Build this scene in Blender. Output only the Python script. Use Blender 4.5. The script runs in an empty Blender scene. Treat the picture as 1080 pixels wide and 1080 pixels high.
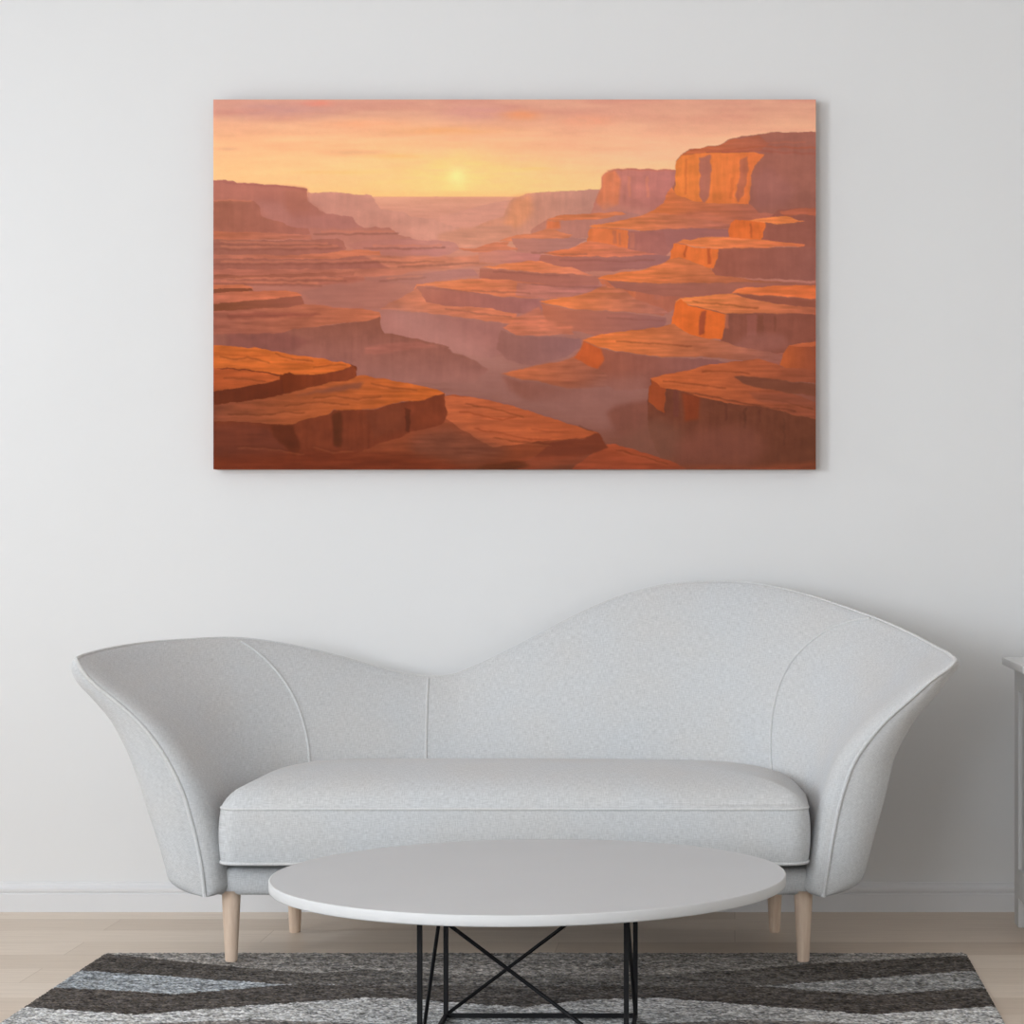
import bpy, bmesh, math, random
import numpy as np
from mathutils import Vector

random.seed(7)
rng = np.random.default_rng(11)
scene = bpy.context.scene
COL = scene.collection
PI = math.pi

# ---------------------------------------------------------------- frame
FPX = 2400.0            # focal length in pixels of the 1080 frame
VX, VY = 775.0, 567.0   # vanishing point of the room depth
CH = 0.98               # camera height (m)

def P(px, py, Y):
    """pixel -> metres at depth Y"""
    return ((px - VX) * Y / FPX, Y, CH - (py - VY) * Y / FPX)

WALL_Y = 5.97
XL, XR, YB, ZC = -3.4, 2.9, -1.6, 2.75

# ---------------------------------------------------------------- helpers
def lin(c):
    out = []
    for v in c[:3]:
        v = v / 255.0
        out.append(v / 12.92 if v <= 0.04045 else ((v + 0.055) / 1.055) ** 2.4)
    return (*out, 1.0)

def tag(o, label=None, cat=None, group=None, kind=None):
    if label: o['label'] = label
    if cat: o['category'] = cat
    if group: o['group'] = group
    if kind: o['kind'] = kind
    return o

def empty(name, loc):
    o = bpy.data.objects.new(name, None)
    o.empty_display_size = 0.1
    o.location = loc
    COL.objects.link(o)
    return o

def obj_from(name, verts, faces, mat=None, parent=None, smooth=True, uvs=None):
    me = bpy.data.meshes.new(name)
    me.from_pydata([tuple(map(float, v)) for v in verts], [], faces)
    me.update()
    o = bpy.data.objects.new(name, me)
    COL.objects.link(o)
    if mat: me.materials.append(mat)
    if uvs is not None:
        uv = me.uv_layers.new(name='UVMap')
        lv = np.empty(len(me.loops), dtype=np.int32)
        me.loops.foreach_get('vertex_index', lv)
        uv.data.foreach_set('uv', np.asarray(uvs, dtype=np.float32)[lv].ravel())
    if smooth:
        me.polygons.foreach_set('use_smooth', [True] * len(me.polygons))
    if parent is not None:
        o.parent = parent
        o.location = -Vector(parent.location)
    return o

def bm_obj(name, bm, mat=None, parent=None, smooth=False):
    bmesh.ops.recalc_face_normals(bm, faces=bm.faces)
    me = bpy.data.meshes.new(name)
    bm.to_mesh(me); bm.free()
    o = bpy.data.objects.new(name, me)
    COL.objects.link(o)
    if mat: me.materials.append(mat)
    if smooth:
        me.polygons.foreach_set('use_smooth', [True] * len(me.polygons))
    if parent is not None:
        o.parent = parent
        o.location = -Vector(parent.location)
    return o

def add_box(bm, x0, x1, y0, y1, z0, z1, bev=0.0, seg=2):
    r = bmesh.ops.create_cube(bm, size=1.0)
    vs = r['verts']
    for v in vs:
        v.co.x = x0 + (v.co.x + .5) * (x1 - x0)
        v.co.y = y0 + (v.co.y + .5) * (y1 - y0)
        v.co.z = z0 + (v.co.z + .5) * (z1 - z0)
    if bev > 0:
        es = list({e for v in vs for e in v.link_edges})
        bmesh.ops.bevel(bm, geom=es, offset=bev, segments=seg, profile=0.6, affect='EDGES')
    return bm

def box(name, x0, x1, y0, y1, z0, z1, mat, parent=None, bev=0.0, seg=2, smooth=False):
    bm = bmesh.new()
    add_box(bm, x0, x1, y0, y1, z0, z1, bev, seg)
    return bm_obj(name, bm, mat, parent, smooth)

def tube_data(pts, r, n=10, closed=False, cap=True, square=False):
    pts = [Vector(p) for p in pts]
    m = len(pts)
    verts, faces = [], []
    up = Vector((0, 0, 1))
    prev = None
    for i, p in enumerate(pts):
        if closed:
            d = (pts[(i + 1) % m] - pts[i - 1])
        else:
            d = pts[min(i + 1, m - 1)] - pts[max(i - 1, 0)]
        d.normalize()
        if prev is None:
            a = d.cross(up)
            if a.length < 1e-3: a = d.cross(Vector((0, 1, 0)))
            a.normalize()
        else:
            a = prev - d * prev.dot(d)
            if a.length < 1e-6: a = d.orthogonal()
            a.normalize()
        prev = a
        b = d.cross(a)
        rr = r[i] if hasattr(r, '__len__') else r
        for k in range(n):
            th = 2 * PI * (k + (.5 if square else 0)) / n
            verts.append(p + (a * math.cos(th) + b * math.sin(th)) * rr)
    rings = m if closed else m - 1
    for i in range(rings):
        j = (i + 1) % m
        for k in range(n):
            l = (k + 1) % n
            faces.append((i * n + k, j * n + k, j * n + l, i * n + l))
    if cap and not closed:
        faces.append(tuple(range(n))[::-1])
        faces.append(tuple((m - 1) * n + k for k in range(n)))
    return verts, faces

def tube(name, pts, r, mat, parent=None, n=10, closed=False, square=False, smooth=True):
    v, f = tube_data(pts, r, n, closed, True, square)
    return obj_from(name, v, f, mat, parent, smooth)

# ---------------------------------------------------------------- materials
def new_mat(name):
    m = bpy.data.materials.new(name)
    m.use_nodes = True
    nt = m.node_tree
    b = nt.nodes['Principled BSDF']
    return m, nt, b

def N(nt, t, **kw):
    n = nt.nodes.new(t)
    for k, v in kw.items(): setattr(n, k, v)
    return n

def mapping(nt, src, scale):
    tc = N(nt, 'ShaderNodeTexCoord')
    mp = N(nt, 'ShaderNodeMapping')
    mp.inputs['Scale'].default_value = scale
    nt.links.new(tc.outputs[src], mp.inputs['Vector'])
    return mp.outputs['Vector']

def noise(nt, vec, scale, detail=3, rough=.5):
    n = N(nt, 'ShaderNodeTexNoise')
    n.inputs['Scale'].default_value = scale
    n.inputs['Detail'].default_value = detail
    n.inputs['Roughness'].default_value = rough
    nt.links.new(vec, n.inputs['Vector'])
    return n.outputs['Fac']

def ramp(nt, fac, stops):
    r = N(nt, 'ShaderNodeValToRGB')
    e = r.color_ramp.elements
    while len(e) < len(stops): e.new(.5)
    for el, (p, c) in zip(e, stops):
        el.position = p; el.color = c
    nt.links.new(fac, r.inputs['Fac'])
    return r.outputs['Color']

def mixc(nt, fac, a, b, mode='MIX'):
    m = N(nt, 'ShaderNodeMix', data_type='RGBA', blend_type=mode)
    for sock, v in ((m.inputs[0], fac), (m.inputs[6], a), (m.inputs[7], b)):
        if hasattr(v, 'links'): nt.links.new(v, sock)
        else: sock.default_value = v
    return m.outputs[2]

def math2(nt, op, a, b=0.0):
    m = N(nt, 'ShaderNodeMath', operation=op)
    for s, v in ((m.inputs[0], a), (m.inputs[1], b)):
        if hasattr(v, 'links'): nt.links.new(v, s)
        else: s.default_value = v
    return m.outputs[0]

def bump(nt, b, h, strength, dist):
    bp = N(nt, 'ShaderNodeBump')
    bp.inputs['Strength'].default_value = strength
    bp.inputs['Distance'].default_value = dist
    nt.links.new(h, bp.inputs['Height'])
    nt.links.new(bp.outputs['Normal'], b.inputs['Normal'])

def plain(name, col, rough=.5, metal=0.0, spec=.5, var=0.03, vscale=6, bmp=0.0):
    m, nt, b = new_mat(name)
    v = mapping(nt, 'Object', (1, 1, 1))
    f = noise(nt, v, vscale, 4)
    c0 = tuple(x * (1 - var) for x in col[:3]) + (1,)
    c1 = tuple(min(1, x * (1 + var)) for x in col[:3]) + (1,)
    nt.links.new(ramp(nt, f, [(.3, c0), (.7, c1)]), b.inputs['Base Color'])
    b.inputs['Roughness'].default_value = rough
    b.inputs['Metallic'].default_value = metal
    b.inputs['Specular IOR Level'].default_value = spec
    if bmp:
        bump(nt, b, noise(nt, v, 260, 3), bmp, .001)
    return m

M_wall = plain('wall_paint', (.77, .77, .766), .9, spec=.15, var=.006, vscale=1.2, bmp=.05)
M_ceil = plain('ceiling_paint', (.76, .76, .755), .95, spec=.1, var=.004)
M_trim = plain('trim_paint', (.72, .72, .725), .5, spec=.35, var=.006)
M_cab = plain('cabinet_lacquer', (.66, .66, .65), .45, spec=.4, var=.02)
M_knob = plain('knob_metal', (.45, .44, .42), .35, metal=1.0)
M_top = plain('table_top_white', (.555, .56, .565), .42, spec=.35, var=.01)
M_edge = plain('table_edge_white', (.60, .60, .595), .5, spec=.3, var=.005)
M_black = plain('black_steel', (.009, .009, .010), .55, metal=0.0, spec=.2, var=.1)

def make_wood():
    m, nt, b = new_mat('light_beech_wood')
    v = mapping(nt, 'Object', (60, 60, 4))
    f = noise(nt, v, 1.6, 5, .6)
    nt.links.new(ramp(nt, f, [(.3, (.68, .50, .37, 1)), (.7, (.84, .68, .54, 1))]), b.inputs['Base Color'])
    b.inputs['Roughness'].default_value = .5
    bump(nt, b, f, .15, .0006)
    return m
M_wood = make_wood()

def make_fabric(name, base, contrast=1.0, src='UV'):
    m, nt, b = new_mat(name)
    va = mapping(nt, src, (70, 560, 70 if src == 'UV' else 560))
    vb = mapping(nt, src, (560, 70, 70))
    vc = mapping(nt, src, (1, 1, 1))
    fa = noise(nt, va, 1.0, 1, .5)
    fb = noise(nt, vb, 1.0, 1, .5)
    fc = noise(nt, vc, 700, 1, .5)
    fd = noise(nt, vc, 5, 3, .5)
    s = math2(nt, 'ADD', math2(nt, 'ADD', fa, fb), math2(nt, 'MULTIPLY', fc, .35))
    s = math2(nt, 'MULTIPLY', s, 1 / 2.35)
    k = .155 * contrast
    c0 = tuple(x * (1 - k) for x in base) + (1,)
    c1 = tuple(min(1, x * (1 + k * .8)) for x in base) + (1,)
    col = ramp(nt, s, [(.36, c0), (.64, c1)])
    blotch = ramp(nt, fd, [(.35, (.985, .995, 1.0, 1)), (.65, (1.0, .985, .965, 1))])
    nt.links.new(mixc(nt, 1.0, col, blotch, 'MULTIPLY'), b.inputs['Base Color'])
    b.inputs['Roughness'].default_value = .95
    b.inputs['Specular IOR Level'].default_value = .12
    b.inputs['Sheen Weight'].default_value = .15
    bump(nt, b, s, .16, .001)
    return m
M_fab = make_fabric('woven_linen_grey', (.600, .610, .617))
M_pipe = make_fabric('piping_cloth', (.64, .645, .645), .6, 'Object')

def make_floor():
    m, nt, b = new_mat('oak_laminate')
    tc = N(nt, 'ShaderNodeTexCoord')
    br = N(nt, 'ShaderNodeTexBrick')
    br.offset = .37; br.offset_frequency = 2; br.squash = 1.0
    nt.links.new(tc.outputs['Object'], br.inputs['Vector'])
    br.inputs['Color1'].default_value = (0, 0, 0, 1)
    br.inputs['Color2'].default_value = (1, 1, 1, 1)
    br.inputs['Mortar'].default_value = (.5, .5, .5, 1)
    br.inputs['Scale'].default_value = 1.0
    br.inputs['Mortar Size'].default_value = .0009
    br.inputs['Mortar Smooth'].default_value = .3
    br.inputs['Brick Width'].default_value = 1.15
    br.inputs['Row Height'].default_value = .167
    tone = ramp(nt, br.outputs['Color'], [(0, (.60, .485, .38, 1)), (.5, (.685, .57, .46, 1)), (1, (.76, .65, .54, 1))])
    g = noise(nt, mapping(nt, 'Object', (2.5, 60, 1)), 2.2, 6, .62)
    grain = ramp(nt, g, [(.25, (.84, .82, .80, 1)), (.6, (1, 1, 1, 1)), (.85, (1.0, .99, .97, 1))])
    c = mixc(nt, 1.0, tone, grain, 'MULTIPLY')
    c = mixc(nt, br.outputs['Fac'], c, (.45, .34, .25, 1))
    nt.links.new(c, b.inputs['Base Color'])
    b.inputs['Roughness'].default_value = .42
    b.inputs['Specular IOR Level'].default_value = .35
    bump(nt, b, g, .06, .001)
    return m
M_floor = make_floor()

def attr_mat(name, rough, spec=.2, gain=1.0, bstr=0.0, bscale=900):
    m, nt, b = new_mat(name)
    a = N(nt, 'ShaderNodeAttribute', attribute_name='tint')
    vec = mapping(nt, 'Object', (1, 1, 1))
    f = noise(nt, vec, bscale, 2)
    br = ramp(nt, f, [(.3, (.93, .93, .93, 1)), (.7, (1.0, 1.0, 1.0, 1))])
    c = mixc(nt, 1.0, a.outputs['Color'], br, 'MULTIPLY')
    c = mixc(nt, 1.0, c, (gain, gain, gain, 1), 'MULTIPLY')
    nt.links.new(c, b.inputs['Base Color'])
    b.inputs['Roughness'].default_value = rough
    b.inputs['Specular IOR Level'].default_value = spec
    if bstr: bump(nt, b, f, bstr, .001)
    return m

def set_tint(me, rgb_lin):
    a = me.color_attributes.new('tint', 'FLOAT_COLOR', 'POINT')
    n = len(me.vertices)
    arr = np.ones((n, 4), dtype=np.float32)
    arr[:, :3] = rgb_lin
    a.data.foreach_set('color', arr.ravel())

def np_lin(c):
    c = np.clip(c, 0, 255) / 255.0
    return np.where(c <= .04045, c / 12.92, ((c + .055) / 1.055) ** 2.4)

# ---------------------------------------------------------------- numpy noise
def vnoise(x, y, seed):
    """smooth value noise on arrays"""
    r = np.random.default_rng(seed)
    T = r.random((256, 256))
    xi = np.floor(x).astype(int); yi = np.floor(y).astype(int)
    fx = x - xi; fy = y - yi
    fx = fx * fx * (3 - 2 * fx); fy = fy * fy * (3 - 2 * fy)
    a = T[yi % 256, xi % 256]; b = T[yi % 256, (xi + 1) % 256]
    c = T[(yi + 1) % 256, xi % 256]; d = T[(yi + 1) % 256, (xi + 1) % 256]
    return (a * (1 - fx) + b * fx) * (1 - fy) + (c * (1 - fx) + d * fx) * fy

def fbm(x, y, seed, oct=3):
    s = 0; amp = .5; tot = 0
    for k in range(oct):
        s = s + amp * vnoise(x * 2 ** k, y * 2 ** k, seed + k); tot += amp; amp *= .5
    return s / tot - .5

# ================================================================ ROOM
def structure(o): o['kind'] = 'structure'; return o

structure(box('floor', XL - .12, XR + .12, YB - .12, WALL_Y + .12, -.08, 0, M_floor))
structure(box('ceiling', XL - .12, XR + .12, YB - .12, WALL_Y + .12, ZC, ZC + .1, M_ceil))
structure(box('wall_back', XL - .12, XR + .12, WALL_Y, WALL_Y + .12, 0, ZC, M_wall))
structure(box('wall_right', XR, XR + .12, YB, WALL_Y, 0, ZC, M_wall))

def wall_with_holes(name, axis, pos, thick, a0, a1, holes):
    """axis 'x': wall in the plane x=pos running along y. hole a in (h0,h1), z in (w0,w1)"""
    bm = bmesh.new()
    def q(a, b, z0, z1):
        lo, hi = sorted((pos, pos + thick))
        if axis == 'x': add_box(bm, lo, hi, a, b, z0, z1)
        else: add_box(bm, a, b, lo, hi, z0, z1)
    a = a0
    for h in holes:
        q(a, h['h0'], 0, ZC); q(h['h0'], h['h1'], 0, h['w0']); q(h['h0'], h['h1'], h['w1'], ZC)
        a = h['h1']
    q(a, a1, 0, ZC)
    return structure(bm_obj(name, bm, M_wall))

LW = dict(h0=.6, h1=2.2, w0=.8, w1=2.3)
SW = dict(h0=4.9, h1=5.5, w0=1.0, w1=1.9)
FW = dict(h0=-3.1, h1=-1.3, w0=.6, w1=2.3)
wall_with_holes('wall_left', 'x', XL, -.12, YB, WALL_Y, [LW, SW])
wall_with_holes('wall_front', 'y', YB, -.12, XL, XR, [FW])

def window_frame(name, axis, pos, h0, h1, w0, w1):
    root = empty(name, (pos, (h0 + h1) / 2, w0) if axis == 'x' else ((h0 + h1) / 2, pos, w0))
    root['kind'] = 'structure'
    bm = bmesh.new()
    def q(a, b, z0, z1, d0=-.10, d1=-.04):
        if axis == 'x': add_box(bm, pos + d0, pos + d1, a, b, z0, z1)
        else: add_box(bm, a, b, pos + d0, pos + d1, z0, z1)
    t = .05
    q(h0, h1, w0, w0 + t); q(h0, h1, w1 - t, w1)
    q(h0, h0 + t, w0 + t, w1 - t); q(h1 - t, h1, w0 + t, w1 - t)
    mid = (h0 + h1) / 2
    q(mid - .025, mid + .025, w0 + t, w1 - t)
    bm_obj('window_frame', bm, M_trim, root)
    bm = bmesh.new()
    if axis == 'x': add_box(bm, pos - .10, pos + .05, h0 - .04, h1 + .04, w0 - .03, w0, .006)
    else: add_box(bm, h0 - .04, h1 + .04, pos - .10, pos + .05, w0 - .03, w0, .006)
    bm_obj('window_sill', bm, M_trim, root)
window_frame('window_1', 'x', XL, **LW)
window_frame('window_2', 'y', YB, **FW)
window_frame('window_3', 'x', XL, **SW)

# baseboard with an ogee bead
def baseboard(name, p0, p1, nrm):
    prof = [(0, 0), (.0155, 0), (.0155, .046), (.0125, .0475), (.0118, .0505), (.0145, .053), (.0148, .061),
            (.012, .065), (.008, .068), (.006, .072), (.005, .076), (0, .076)]
    verts, faces = [], []
    for p in (p0, p1):
        for d, z in prof:
            verts.append((p[0] + nrm[0] * d, p[1] + nrm[1] * d, z))
    n = len(prof)
    for k in range(n):
        l = (k + 1) % n
        faces.append((k, l, n + l, n + k))
    faces.append(tuple(range(n))); faces.append(tuple(range(n, 2 * n))[::-1])
    o = obj_from(name, verts, faces, M_trim, smooth=False)
    return structure(o)
baseboard('baseboard_back', (XL, WALL_Y), (XR, WALL_Y), (0, -1))
baseboard('baseboard_right', (XR, YB), (XR, WALL_Y - .016), (-1, 0))
baseboard('baseboard_left', (XL, YB), (XL, WALL_Y - .016), (1, 0))

# ================================================================ PAINTING
def build_painting():
    Yf = WALL_Y - .044
    x0, _, z1 = P(225, 105, Yf)
    x1, _, z0 = P(860.5, 495, Yf)
    root = empty('canvas_print', ((x0 + x1) / 2, WALL_Y, z0))
    tag(root, 'wide canvas print of orange canyon mesas at sunset hanging on the white wall', 'painting')
    SS = 2                      # supersampling
    K = 1.25                    # mesh points per photo pixel
    W = int(635 * K) + 1; H = int(390 * K) + 1
    gx = np.linspace(225, 860.5, W * SS); gy = np.linspace(105, 495, H * SS)
    X, Y = np.meshgrid(gx, gy)
    # gentle brush wobble of every outline
    WX = X + 3.0 * fbm(X / 7, Y / 5, 3) ; WY = Y + 2.6 * fbm(X / 9, Y / 6, 9)
    streakH = fbm(X / 26, Y / 2.4, 21, 3); streakV = fbm(X / 3.6, Y / 26, 31, 3)
    blot = fbm(X / 14, Y / 9, 41, 3)
    def vgrad(stops, C=None):
        C = Y if C is None else C
        ys = [s[0] for s in stops]
        return np.stack([np.interp(C, ys, [s[1][k] for s in stops]) for k in range(3)], -1)
    def blur(m, r):
        r = int(r * K * SS)
        if r < 1: return m
        for ax in (0, 1):
            for _ in range(2):
                c = np.cumsum(np.pad(m, [(r + 1, r) if a == ax else (0, 0) for a in (0, 1)], mode='edge'), axis=ax)
                if ax == 0: m = (c[2 * r + 1:] - c[:-2 * r - 1]) / (2 * r + 1)
                else: m = (c[:, 2 * r + 1:] - c[:, :-2 * r - 1]) / (2 * r + 1)
        return m
    def mask(poly, soft=0):
        m = np.zeros(X.shape, bool)
        n = len(poly)
        for i in range(n):
            ax_, ay = poly[i]; bx, by = poly[(i + 1) % n]
            if ay == by: continue
            cond = ((ay <= WY) & (WY < by)) | ((by <= WY) & (WY < ay))
            xi = ax_ + (WY - ay) * (bx - ax_) / (by - ay)
            m ^= cond & (WX < xi)
        m = m.astype(float)
        return blur(m, soft) if soft else m
    # --- sky
    left = vgrad([(105, (213, 152, 132)), (120, (217, 156, 130)), (130, (232, 172, 134)), (150, (243, 188, 136)),
                  (172, (248, 198, 136)), (190, (250, 198, 134)), (210, (252, 200, 128))])
    right = vgrad([(105, (216, 152, 130)), (125, (226, 164, 134)), (145, (240, 182, 142)), (165, (245, 192, 146)),
                   (185, (250, 203, 142)), (210, (252, 205, 135))])
    u = np.clip((X - 420) / 260, 0, 1)[..., None]
    img = left * (1 - u) + right * u
    img[..., 1] *= np.interp(Y, [105, 135, 170, 210], [1, .985, .965, .97])
    img += (fbm(X / 60, Y / 7, 61, 4) * np.interp(Y, [105, 150, 200], [34, 22, 8]))[..., None] * np.array([.6, 1.0, .6])
    def spot(cx, cy, rx, ry, col, a):
        nonlocal img
        w = a * np.exp(-(((X - cx) / rx) ** 2 + ((Y - cy) / ry) ** 2))
        w = (w * (1 + 1.2 * fbm(X / 22, Y / 4, int(cx) % 90 + 5)))[..., None].clip(0, 1)
        img = img * (1 - w) + np.array(col) * w
    spot(290, 116, 60, 9, (200, 144, 134), .75)
    spot(500, 118, 34, 9, (212, 148, 136), .75)
    spot(640, 118, 70, 9, (222, 158, 134), .5)
    spot(335, 109, 14, 3, (236, 136, 112), .7)
    spot(550, 122, 18, 5, (234, 150, 104), .75)
    spot(385, 131, 45, 5, (242, 166, 124), .5)
    spot(470, 138, 60, 4, (236, 166, 112), .6)
    spot(372, 161, 36, 3.5, (232, 172, 128), .8)
    spot(420, 165, 28, 2.2, (232, 176, 116), .7)
    spot(240, 157, 12, 2, (226, 166, 128), .7)
    spot(355, 182, 40, 1.8, (236, 186, 120), .7)
    spot(620, 128, 28, 6, (238, 158, 126), .6)
    spot(650, 157, 40, 3, (232, 172, 134), .6)
    spot(565, 178, 16, 1.6, (240, 190, 120), .7)
    spot(482, 186, 95, 22, (253, 208, 128), .65)
    spot(482, 185, 24, 17, (254, 216, 134), .7)
    w = np.exp(-(((X - 482) / 9) ** 2 + ((Y - 186) / 9) ** 2))[..., None]
    img = img * (1 - .85 * w) + np.array((255, 228, 148)) * .85 * w
    # --- hazy ground
    g = vgrad([(206, (230, 162, 132)), (225, (220, 152, 128)), (250, (210, 142, 120)), (275, (196, 128, 106)),
               (300, (182, 116, 100)), (340, (172, 112, 98)), (400, (160, 106, 94)), (440, (152, 98, 84)), (470, (138, 80, 62)), (495, (122, 64, 42))])
    m = (Y + .6 * fbm(X / 20, Y, 5) > 207.5)[..., None]
    img = np.where(m, g + (streakH * 14)[..., None], img)
    # --- painter
    def L(poly, c, kind='t', c2=None, grad='v', soft=0, a=1.0, amp=None):
        nonlocal img
        mk = mask(poly, soft)
        if c2 is None: col = np.broadcast_to(np.array(c, float), img.shape)
        else:
            k = 1 if grad == 'v' else 0
            lo = min(p[k] for p in poly); hi = max(p[k] for p in poly)
            q = np.clip(((Y if k else X) - lo) / max(1, hi - lo), 0, 1)[..., None]
            col = np.array(c, float) * (1 - q) + np.array(c2, float) * q
        amp = amp if amp is not None else (30 if kind == 't' else 13)
        s = streakH if kind == 't' else (.7 * streakV + .5 * blot)
        col = col * (1 + (s * amp / 110 + blot * amp / 260)[..., None])
        mk = (mk * a)[..., None]
        img = img * (1 - mk) + col * mk
    def line(pts, w, c, a=.8, soft=.5):
        """a brush line as a thin ribbon"""
        up = [(x, y - w / 2) for x, y in pts]; dn = [(x, y + w / 2) for x, y in pts][::-1]
        L(up + dn, c, 'c', a=a, soft=soft, amp=6)
    def crack(x, y0, y1, w, c, a=.7, lean=0):
        L([(x, y0), (x + w, y0), (x + w + lean, y1), (x + lean, y1)], c, 'c', a=a, soft=.7, amp=10)
    # far right and left
    L([(464, 229), (490, 222), (520, 214), (545, 210), (560, 210), (560, 262), (464, 262)], (220, 152, 130), 't', amp=8)
    L([(325, 203), (350, 203), (385, 206), (392, 206), (396, 213), (402, 221), (425, 223), (433, 228), (445, 230), (458, 231), (470, 236), (484, 240), (500, 262), (325, 262)], (202, 138, 120), 'c', (218, 152, 130), 'h', amp=8)
    L([(540, 209), (546, 208), (553, 204.5), (570, 203), (600, 201), (632, 200), (634, 255), (470, 262), (500, 240), (530, 228)], (226, 150, 116), 'c', (196, 138, 122), 'h', amp=10)
    L([(541, 209), (546, 208), (560, 204), (562, 225), (548, 240), (530, 240)], (228, 148, 104), 'c', soft=3, a=.7)
    L([(462, 248), (490, 240), (540, 237), (545, 262), (462, 262)], (208, 142, 116), 't', soft=1.5, amp=12)
    # left mesas
    L([(225, 190), (238, 190), (241, 191), (245, 190.5), (250, 193), (270, 194), (300, 196), (324, 199.5), (325, 212), (330, 216), (336, 221), (345, 225), (360, 228), (372, 229), (376, 235), (384, 240), (384, 252), (225, 252)], (180, 112, 98), 'c', (184, 120, 108), 'v', amp=9)
    L([(225, 192), (300, 197), (324, 200), (325, 212), (345, 226), (225, 240)], (174, 106, 88), 'c', soft=2, a=.55, amp=6)
    L([(300, 197), (324, 199.5), (325, 212), (328, 222), (300, 222)], (176, 108, 88), 'c', soft=2, a=.6, amp=6)
    line([(225, 191), (250, 194), (290, 196.5), (324, 200)], 2.0, (156, 92, 84), .5)
    L([(268, 212), (300, 215), (310, 235), (282, 232), (276, 225)], (188, 124, 112), 'c', soft=3, a=.6, amp=6)
    L([(225, 211.5), (268, 212), (273, 217), (275, 227), (282, 231), (300, 236), (308, 240), (325, 240), (327, 247), (225, 256)], (162, 98, 78), 'c', (176, 108, 92), 'h', amp=12)
    line([(225, 211), (266, 212)], 1.6, (206, 124, 92), .7)
    # left strata
    L([(327, 240), (360, 241), (375, 239.5), (410, 240), (416, 243), (420, 248), (432, 250.5), (440, 262), (327, 262)], (186, 118, 102), 'c', (196, 132, 114), 'v', amp=8)
    L([(225, 244), (300, 246), (328, 248), (330, 252), (225, 254)], (190, 108, 76), 't', (186, 114, 94), 'h')
    L([(225, 253), (290, 253.5), (355, 251.5), (362, 254), (366, 262), (360, 268), (225, 271)], (150, 94, 78), 'c', (172, 106, 92), 'h', amp=10)
    L([(366, 258), (384, 254), (430, 252), (478, 254.5), (482, 258), (486, 263), (470, 270), (384, 271)], (190, 124, 110), 't', (192, 126, 116), 'h', amp=8)
    L([(420, 252), (500, 255), (530, 262), (480, 268)], (208, 144, 122), 't', soft=3, a=.35)
    L([(225, 268), (300, 269), (340, 267), (375, 263.5), (400, 264.5), (402, 270), (340, 273), (225, 274)], (180, 108, 86), 't', (216, 124, 86), 'h')
    L([(225, 272.5), (300, 273), (350, 272.5), (385, 270), (412, 270.5), (415, 277), (412, 284), (384, 289), (225, 290)], (154, 94, 78), 'c', (168, 102, 88), 'h', amp=12)
    L([(225, 284), (384, 283.5), (430, 283), (470, 280), (484, 274), (420, 290), (384, 292), (225, 291)], (178, 104, 84), 't', (204, 126, 98), 'h')
    L([(225, 289.5), (262, 290), (330, 288), (375, 287), (372, 291), (300, 293), (225, 294.5)], (146, 86, 64), 't', (168, 100, 80), 'h')
    L([(384, 270), (470, 271), (530, 268), (544, 276), (470, 284), (415, 285)], (204, 128, 100), 't', (206, 122, 92), 'h', soft=.8)
    L([(384, 293), (440, 289), (478, 284), (500, 284), (505, 290), (460, 296), (440, 304), (384, 306)], (170, 112, 98), 't', (178, 116, 108), 'h', soft=.6, amp=10)
    L([(225, 294), (300, 292), (384, 292), (384, 300), (225, 301)], (176, 104, 84), 't')
    L([(350, 300), (384, 296), (440, 300), (438, 306), (400, 322), (360, 324), (330, 318), (318, 308)], (166, 110, 98), 't', (180, 116, 100), 'h', soft=1.2, amp=8)
    # right back mesas
    L([(622, 226), (628, 212), (631, 204), (634, 196), (635, 188), (638, 183), (648, 179), (670, 178), (700, 179), (716, 179), (716, 232), (690, 234), (640, 236), (600, 236)], (200, 124, 104), 'c', (186, 116, 108), 'h', amp=12)
    L([(629, 212), (634, 197), (636, 186), (640, 182), (649, 179.5), (655, 190), (652, 215), (636, 222)], (222, 126, 82), 'c', soft=1.5, a=.75)
    L([(605, 232), (625, 222), (640, 214), (690, 222), (700, 234), (640, 238)], (198, 134, 116), 'c', soft=3, a=.5, amp=6)
    line([(640, 181), (660, 179), (712, 180)], 1.8, (190, 112, 88), .6)
    for cx in (645, 662, 681): crack(cx, 186, 208, 3, (220, 132, 96), .35)
    L([(712, 190), (713, 170), (716, 165), (724, 160.5), (727, 157), (740, 156), (750, 153.5), (760, 152.5), (767, 147.5), (775, 146), (782, 143.5), (800, 142), (812, 140), (830, 139.5), (861, 139), (861, 236), (700, 236), (706, 205)], (168, 100, 82), 'c', (156, 98, 84), 'h', amp=12)
    L([(713, 171), (717, 164.5), (724, 161), (728, 157.5), (760, 153), (768, 148), (800, 143), (812, 152), (800, 160), (760, 162), (716, 166)], (206, 108, 66), 't', (168, 96, 76), 'h', amp=22)
    line([(727, 158), (760, 159), (800, 155), (861, 156)], 1.6, (172, 88, 62), .7)
    line([(745, 161.5), (800, 159), (861, 163)], 1.6, (160, 84, 66), .6)
    line([(766, 153), (800, 151), (850, 150)], 1.5, (184, 104, 78), .6)
    L([(711, 208), (712, 190), (713, 171), (717, 165), (735, 162), (795, 161), (806, 163), (798, 172), (793, 182), (791, 200), (790, 216), (740, 222), (708, 218)], (228, 128, 64), 'c', (220, 116, 66), 'h', amp=16)
    L([(737, 167), (749, 163), (750, 180), (748, 206), (742, 216), (737, 205), (738, 185)], (176, 106, 88), 'c', soft=.6, amp=14)
    L([(780, 168), (788, 165), (790, 178), (787, 190), (784, 206), (778, 214), (775, 206), (780, 188)], (176, 100, 78), 'c', soft=.7, a=.85, amp=14)
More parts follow.
